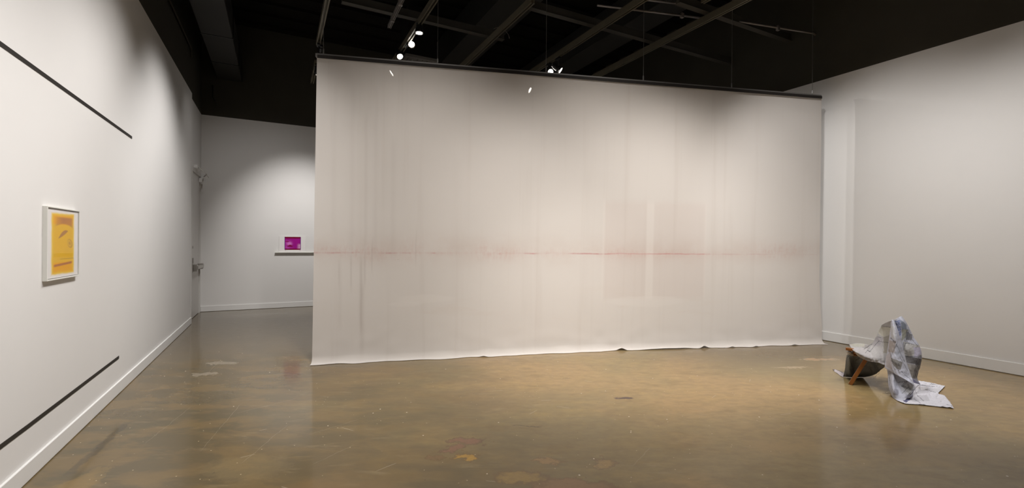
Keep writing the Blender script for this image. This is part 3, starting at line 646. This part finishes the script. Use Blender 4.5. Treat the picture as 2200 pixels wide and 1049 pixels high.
SHEETS = {
 'seat': [
  [(-0.008,0.5,0.319,340,406), (0.01,0.25,0.342,350,424), (0.036,-0.02,0.365,368,448), (0.044,-0.03,0.352,376,462)],
  [(0.052,0.5,0.342,400,395), (0.063,0.25,0.355,405,420), (0.079,-0.03,0.35,415,468), (0.09,-0.04,0.303,426,512)],
  [(0.114,0.5,0.347,462,398), (0.13,0.25,0.35,475,432), (0.147,-0.02,0.323,490,500), (0.157,-0.03,0.273,500,547)],
  [(0.173,0.48,0.346,522,408), (0.196,0.25,0.339,545,450), (0.219,0.02,0.315,570,510), (0.237,-0.01,0.265,590,562)],
  [(0.201,0.48,0.391,552,375), (0.246,0.3,0.373,600,420), (0.281,0.12,0.329,640,490), (0.3,0.02,0.256,662,574)],
  [(0.228,0.47,0.457,580,325), (0.269,0.36,0.45,625,350), (0.31,0.2,0.423,672,400), (0.324,0.06,0.392,690,450)],
  [(0.25,0.47,0.521,604,275), (0.283,0.4,0.523,640,285), (0.325,0.2,0.546,690,295), (0.336,0.07,0.561,706,300)],
  [(0.266,0.45,0.573,622,236), (0.296,0.35,0.614,655,216), (0.328,0.15,0.662,695,200), (0.344,0.06,0.682,716,194)],
 ],
 'flap': [
  [(0.335,0.06,0.679,706,196), (0.342,0.04,0.686,714,193), (0.351,0.05,0.686,724,193), (0.356,0.08,0.679,730,196)],
  [(0.332,0.03,0.611,702,260), (0.348,-0.01,0.619,722,260), (0.365,-0,0.617,742,262), (0.379,0.05,0.603,757,270)],
  [(0.322,0.01,0.523,690,340), (0.35,-0.05,0.537,725,340), (0.38,-0.04,0.534,760,345), (0.399,0.02,0.521,781,350)],
  [(0.307,-0.02,0.381,672,470), (0.344,-0.09,0.4,718,470), (0.388,-0.08,0.405,770,470), (0.424,0,0.407,810,460)],
  [(0.292,-0.05,0.285,655,560), (0.346,-0.13,0.299,720,570), (0.4,-0.12,0.312,785,565), (0.444,-0.03,0.307,835,560)],
  [(0.294,-0.08,0.236,657,610), (0.362,-0.16,0.216,740,655), (0.423,-0.18,0.195,815,690), (0.473,-0.08,0.203,872,670)],
  [(0.346,-0.13,0.221,720,642), (0.406,-0.19,0.199,795,685), (0.454,-0.21,0.17,855,725), (0.486,-0.12,0.166,890,715)],
  [(0.435,-0.19,0.182,830,706), (0.459,-0.21,0.168,862,728), (0.479,-0.23,0.156,888,748), (0.495,-0.16,0.125,904,765)],
 ],
 'inner': [
  [(0.301,-0.02,0.252,664,585), (0.331,-0.06,0.26,700,590), (0.364,-0.09,0.261,740,600), (0.413,-0.12,0.222,800,650)],
  [(0.311,-0.08,0.184,676,660), (0.342,-0.13,0.201,715,660), (0.367,-0.13,0.2,745,665), (0.452,-0.15,0.172,850,710)],
  [(0.315,-0.15,0.091,682,760), (0.345,-0.21,0.112,720,760), (0.383,-0.17,0.105,765,765), (0.494,-0.19,0.147,904,750)],
  [(0.33,-0.2,0.037,700,825), (0.361,-0.26,0.058,740,825), (0.41,-0.22,0.053,800,830), (0.496,-0.21,0.111,908,790)],
  [(0.347,-0.238,0.004,722,868), (0.381,-0.28,0.018,765,872), (0.438,-0.24,0.035,835,858), (0.485,-0.23,0.077,895,825)],
  [(0.379,-0.327,0.004,765,897), (0.415,-0.328,0.004,810,905), (0.451,-0.22,0.004,850,885), (0.491,-0.043,0.004,890,850)],
 ],
 'back': [
  [(0.347,0.06,0.681,720,196), (0.373,0.2,0.679,745,184), (0.398,0.3,0.686,770,170), (0.419,0.35,0.694,792,160)],
  [(0.363,0.15,0.621,735,240), (0.395,0.2,0.629,770,230), (0.433,0.3,0.641,810,212), (0.452,0.38,0.641,828,205)],
  [(0.381,0.15,0.555,755,300), (0.414,0.22,0.549,790,300), (0.456,0.3,0.556,835,288), (0.487,0.4,0.561,866,275)],
  [(0.399,0.15,0.478,775,370), (0.439,0.2,0.476,820,370), (0.487,0.3,0.477,870,360), (0.52,0.4,0.478,903,350)],
  [(0.417,0.15,0.39,795,450), (0.464,0.15,0.397,850,450), (0.515,0.25,0.399,905,440), (0.562,0.4,0.397,950,425)],
  [(0.433,0.12,0.32,815,520), (0.481,0.15,0.31,870,530), (0.534,0.2,0.315,930,525), (0.574,0.35,0.321,967,500)],
  [(0.458,0.08,0.242,845,600), (0.493,0.12,0.229,885,610), (0.535,0.2,0.22,930,610), (0.562,0.3,0.227,956,590)],
  [(0.477,0.03,0.169,870,680), (0.496,0.08,0.15,890,690), (0.516,0.15,0.132,910,695), (0.536,0.25,0.122,928,688)],
  [(0.489,0.02,0.118,885,730), (0.509,0.08,0.1,905,738), (0.532,0.2,0.068,925,745), (0.573,0.477,0.004,955,751)],
 ],
 'trail': [
  [(0.377,-0.321,0.004,762,895), (0.41,-0.234,0.004,800,880), (0.449,-0.078,0.004,840,850), (0.484,0.17,0.004,870,800), (0.507,0.377,0.004,885,760), (0.523,0.612,0.004,890,716)],
  [(0.429,-0.374,0.004,830,920), (0.484,-0.192,0.004,890,885), (0.509,-0.007,0.004,910,845), (0.526,0.16,0.004,920,810), (0.545,0.361,0.004,930,770), (0.563,0.615,0.004,935,722)],
  [(0.531,-0.326,0.004,960,930), (0.572,-0.158,0.004,1000,895), (0.584,0.035,0.004,1000,850), (0.593,0.171,0.004,1000,820), (0.621,0.354,0.004,1020,785), (0.651,0.607,0.004,1035,738)],
  [(0.638,-0.292,0.004,1100,945), (0.652,-0.111,0.004,1100,900), (0.654,0.073,0.004,1085,855), (0.641,0.169,0.004,1060,830), (0.671,0.35,0.004,1080,795), (0.714,0.575,0.004,1110,755)],
  [(0.748,-0.262,0.004,1248,962), (0.738,-0.039,0.004,1205,900), (0.72,0.149,0.004,1160,850), (0.685,0.179,0.004,1113,836), (0.721,0.355,0.004,1140,803), (0.764,0.545,0.004,1172,770)],
 ],
 'sling': [
  [(-0.019,0.2,0.255,318,500), (-0.025,0.22,0.195,312,545), (-0.036,0.28,0.09,302,620), (-0.048,0.297,0.004,290,685)],
  [(0.005,0.12,0.291,340,485), (0.011,0.12,0.203,345,560), (0.008,0.22,0.086,345,640), (0,0.321,0.004,340,688)],
  [(0.063,0.1,0.31,400,480), (0.056,0.2,0.195,395,560), (0.055,0.28,0.082,395,640), (0.058,0.359,0.004,400,690)],
  [(0.109,0.1,0.288,450,505), (0.114,0.12,0.221,455,560), (0.114,0.18,0.114,455,640), (0.116,0.408,0.004,460,690)],
  [(0.174,0.1,0.264,520,535), (0.183,0.12,0.198,530,590), (0.193,0.15,0.135,540,640), (0.211,0.2,0.095,560,668)],
  [(0.246,0.08,0.265,600,548), (0.255,0.12,0.227,610,575), (0.26,0.13,0.197,615,600), (0.265,0.18,0.162,620,622)],
  [(0.294,0.05,0.263,655,562), (0.295,0.07,0.248,656,572), (0.296,0.08,0.235,657,582), (0.299,0.1,0.22,660,592)],
 ],
 'roll': [
  [(-0.018,0.12,0.323,316,455), (-0.015,0.1,0.304,318,475), (-0.003,0.1,0.288,330,490), (0.01,0.12,0.278,345,497)],
  [(-0.002,0.06,0.342,330,450), (0.001,0.02,0.327,332,470), (0.01,0.04,0.301,342,490), (0.018,0.1,0.279,352,500)],
  [(0.019,0.05,0.347,352,450), (0.025,0.02,0.33,358,470), (0.029,0.04,0.304,362,490), (0.03,0.1,0.279,365,502)],
  [(0.037,0.08,0.333,372,460), (0.046,0.08,0.317,382,475), (0.05,0.1,0.296,386,490), (0.047,0.14,0.271,384,505)],
 ],
 'rag': [
  [(-0.16,0.581,0.004,196,620), (-0.149,0.541,0.004,204,628), (-0.142,0.498,0.004,208,636)],
  [(-0.13,0.594,0.004,225,622), (-0.12,0.52,-0.002,230,640), (-0.107,0.417,0.004,238,655)],
  [(-0.09,0.543,0.004,260,636), (-0.081,0.47,-0.003,265,655), (-0.078,0.333,0.004,262,674)],
  [(-0.051,0.493,0.004,296,650), (-0.045,0.36,0.007,296,672), (-0.045,0.272,0.004,292,690)],
 ],
}

def cr(p0, p1, p2, p3, t): return .5*((2*p1)+(-p0+p2)*t+(2*p0-5*p1+4*p2-p3)*t*t+(-p0+3*p1-3*p2+p3)*t**3)
def surf(rows, n):
    A = np.array(rows, float)
    def up(A, n):
        A0 = np.concatenate([2*A[:1]-A[1:2], A, 2*A[-1:]-A[-2:-1]]); out = []
        m = A.shape[0]-1
        for i in range(m):
            for j in range(n): out.append(cr(A0[i], A0[i+1], A0[i+2], A0[i+3], j/n))
        out.append(A[-1]); return np.array(out)
    A = up(A, n); A = up(A.transpose(1, 0, 2), int(n*2.4)).transpose(1, 0, 2); return A
def inside(x, y, poly):
    r = False; j = len(poly)-1
    for i in range(len(poly)):
        xi, yi = poly[i]; xj, yj = poly[j]
        if (yi > y) != (yj > y) and x < (xj-xi)*(y-yi)/(yj-yi)+xi: r = not r
        j = i
    return r
def lined(x, y, x0, y0, x1, y1, wd):
    dx, dy = x1-x0, y1-y0; L2 = dx*dx+dy*dy; t = max(0, min(1, ((x-x0)*dx+(y-y0)*dy)/L2))
    return math.hypot(x-x0-t*dx, y-y0-t*dy) < wd
LIL = (.55, .56, .64); GRY = (.39, .375, .37); DK = (.16, .155, .15); BLU = (.20, .24, .42); WHT = (.70, .68, .70); PLD = (.52, .53, .58); LINE = (.03, .03, .04)
PAT = dict(
 seat=(GRY, [([(450,405),(520,410),(500,440),(450,430)], (.28,.26,.25)), ([(340,400),(480,398),(470,425),(380,425)], (.38,.37,.32)), ([(380,430),(500,440),(560,520),(660,575),(480,550),(420,510),(360,460)], (.44,.42,.42)),
       ([(600,255),(700,250),(710,310),(640,340),(590,310)], (.46,.44,.38)), ([(640,340),(710,320),(710,480),(640,480)], (.30,.28,.24)), ([(570,340),(640,345),(600,420),(545,420)], (.36,.34,.35))],
       [(470,445,540,400,1.6),(500,455,520,470,2.5),(520,465,600,370,1.3),(585,340,620,345,1.5),(600,380,700,390,1.2),(640,250,715,255,1.4),(540,400,480,480,1.0),(690,345,740,385,1.5)]),
 flap=(LIL, [([(700,520),(800,560),(785,630),(745,610),(715,570)], (.25,.24,.23)), ([(700,240),(730,250),(745,360),(705,350)], (.54,.54,.56)), ([(690,370),(745,380),(735,480),(680,470)], (.42,.38,.37)), ([(740,400),(790,420),(800,520),(740,500)], (.50,.52,.60)), ([(660,500),(700,470),(715,620),(660,600)], (.50,.47,.49))],
       [(700,350,745,390,1.5),(705,345,735,395,1.2),(745,400,820,560,1.0),(700,545,770,575,1.2),(720,560,775,590,1.2),(780,520,850,640,1.0),(690,450,720,560,1.0),(760,380,700,520,.9),(735,620,840,660,.8),(790,640,880,720,.9)]),
 inner=((.54, .55, .63), [([(740,655),(910,765),(905,800),(860,850),(800,830),(762,745)], PLD), ([(800,770),(850,745),(900,790),(865,845)], (.42,.42,.43)), ([(820,870),(890,860),(880,900),(810,910)], (.68,.67,.70)), ([(730,790),(770,800),(760,850),(725,840)], (.34,.34,.40)), ([(835,872),(882,868),(860,900),(805,905)], (.12,.12,.20))],
       [(765,735,845,725,1.7),(790,770,840,722,1.5),(798,775,848,728,1.5),(800,770,900,810,1.8),(805,762,905,800,1.6),(800,830,860,770,1.4),(850,845,900,800,1.5),(858,850,905,806,1.5),(830,700,850,720,1.2),(690,690,720,800,.9),(700,650,690,760,.9)]),
 back=((.47, .48, .55), [([(722,205),(782,190),(790,330),(770,340),(735,240)], BLU), ([(785,190),(830,230),(840,290),(795,300)], (.24,.27,.33)), ([(795,270),(850,280),(830,340),(795,380)], (.28,.28,.24)), ([(830,290),(885,320),(880,375),(830,365)], (.20,.20,.22)), ([(808,380),(960,420),(962,500),(820,510)], (.44,.43,.42)), ([(815,500),(965,530),(960,590),(830,560)], (.17,.165,.17)), ([(830,565),(960,590),(925,700),(880,700)], (.31,.29,.27)), ([(895,430),(960,430),(965,490),(905,520)], (.44,.42,.52)), ([(885,700),(960,755),(890,745)], (.24,.24,.38))],
       [(845,270,800,440,1.7),(855,275,808,450,1.5),(862,280,812,460,1.3),(872,300,840,390,1.3),(825,380,900,410,1.3),(820,395,860,400,2.0),(955,500,905,700,1.8),(945,500,895,700,1.6),(930,520,890,690,1.2),(965,500,920,690,1.5),(815,505,960,515,1.6),(880,360,930,420,1.1)]),
 trail=((.70, .69, .74), [([(930,775),(1030,785),(1020,810),(930,800)], (.60,.58,.60)), ([(930,850),(1010,850),(1040,900),(940,900)], (.57,.56,.60)), ([(1080,790),(1140,795),(1110,830),(1040,815)], (.62,.61,.64)), ([(800,895),(850,875),(885,880),(830,915)], (.14,.14,.24))],
       [(930,760,1080,775,1.3),(930,850,990,905,1.2),(1000,800,1090,830,1.0),(1180,930,1230,950,1.2),(900,880,960,920,1.1),(1050,750,1100,760,1.2),(905,790,935,860,1.0)]),
 sling=((.17, .17, .165), [([(560,550),(660,565),(655,600),(600,620)], (.27,.27,.25)), ([(310,500),(400,480),(390,600),(300,640)], (.20,.205,.20)), ([(400,560),(540,600),(540,680),(400,690)], (.145,.145,.14))], [(400,540,470,500,1.6),(330,505,350,530,1.5),(455,600,475,575,1.5)]),  # sheer sheet; shade under the seat is put into its dark grey
 roll=((.50, .48, .47), [], [(325,455,350,495,1.4),(345,460,375,480,1.2)]),
 rag=((.46, .42, .43), [([(196,615),(215,618),(212,636),(196,634)], (.15,.13,.12))], [(225,620,280,645,2.2),(240,632,290,655,1.5)]))
verts = []; faces = []; cols = []; uvs = []
for si, (nm, rows) in enumerate(SHEETS.items()):
    n = 22 if nm in ('seat', 'flap', 'inner', 'back', 'trail') else 12
    A = surf(rows, n); base, polys, lines = PAT[nm]; h_, w_ = A.shape[:2]; off = len(verts)
    for i in range(h_):
        for j in range(w_):
            s, w0, z, U, V = A[i, j]
            q = Vector((U*.02, V*.02, si*3.1)); amp = (.003 if nm in ('flap', 'back', 'inner') else .005) if nm != 'trail' else .0
            wr = noise.noise(q)*amp + noise.noise(q*2.7)*amp*.5 + noise.noise(Vector((U*.05-V*.02, V*.008, si)))*amp*1.2
            if nm == 'trail': z = .006 + .012*max(0, noise.noise(q*1.3)) + .006*max(0, noise.noise(Vector((U*.05, V*.14, 3))))
            verts.append((s+wr*.5, w0-wr*1.6, max(.004, z+wr*.3)))
            jx = 3.0*noise.noise(Vector((U*.05, V*.05, 7))); jy = 3.0*noise.noise(Vector((U*.05, V*.05, 11)))
            x, y = U+jx, V+jy; c = base
            for poly, pc in polys:
                if inside(x, y, poly): c = pc
            mt = .5+.5*noise.noise(Vector((U*.16, V*.16, si*2.0))); fine = .5+.5*noise.noise(Vector((U*.5, V*.5, si)))
            c = tuple(v_*(.80+.22*mt+.18*fine) for v_ in c)
            if nm in ('back',) and inside(x, y, polys[0][0]) and noise.noise(Vector((U*.12, V*.09, 1))) > .18: c = (.45, .47, .62)
            for ln in lines:
                if lined(x, y, *ln[:4], ln[4]*1.35): c = mixc(c, LINE, .8); break
            cols.append((*c, 1)); uvs.append((U, V))
    for i in range(h_-1):
        for j in range(w_-1): faces.append((off+i*w_+j, off+i*w_+j+1, off+(i+1)*w_+j+1, off+(i+1)*w_+j))
me = bpy.data.meshes.new('patchwork_cloth'); me.from_pydata(verts, [], faces); me.materials.append(M['patch'])
at = me.color_attributes.new('pattern', 'FLOAT_COLOR', 'POINT'); at.data.foreach_set('color', np.array(cols, dtype=np.float32).ravel())
ul = me.uv_layers.new(name='UVMap'); idx = np.zeros(len(me.loops), dtype=np.int32); me.loops.foreach_get('vertex_index', idx)
ul.data.foreach_set('uv', np.array(uvs, dtype=np.float32)[idx].ravel()); me.polygons.foreach_set('use_smooth', [True]*len(me.polygons))
pc = bpy.data.objects.new('patchwork_cloth', me); COL.objects.link(pc); pc.location = CO; pc.rotation_euler = (0, 0, RZ)
so = pc.modifiers.new('thickness', 'SOLIDIFY'); so.thickness = .0025
tag(pc, 'frayed grey and lilac patchwork cloth draped over the lounge chair, trailing on floor', 'draped cloth')
# loose threads hanging from the torn edges
random.seed(3)
for k_, (s, w_, z) in enumerate([(.235, .30, .10), (.33, -.12, .17), (.345, -.14, .12), (.34, -.10, .24), (.36, -.14, .06), (.42, -.16, .12), (.62, .50, .02), (.70, .45, .02), (.24, .27, .14), (.19, .02, .30), (.47, -.20, .08), (.03, .0, .33)]):
    bm = B(); pts = [Vector((s, w_, z))]; d_ = Vector((random.uniform(-1, 1), random.uniform(-.4, .4), -1))
    for i in range(9):
        d_ = (d_ + Vector((random.uniform(-.9, .9), random.uniform(-.5, .5), random.uniform(-.5, .5)))).normalized()
        q = pts[-1] + d_*.014; q.z = max(q.z, .004); pts.append(q)
    tube(bm, pts, .0009, 5); link('loose_thread', bm, M['headblack'], pc)
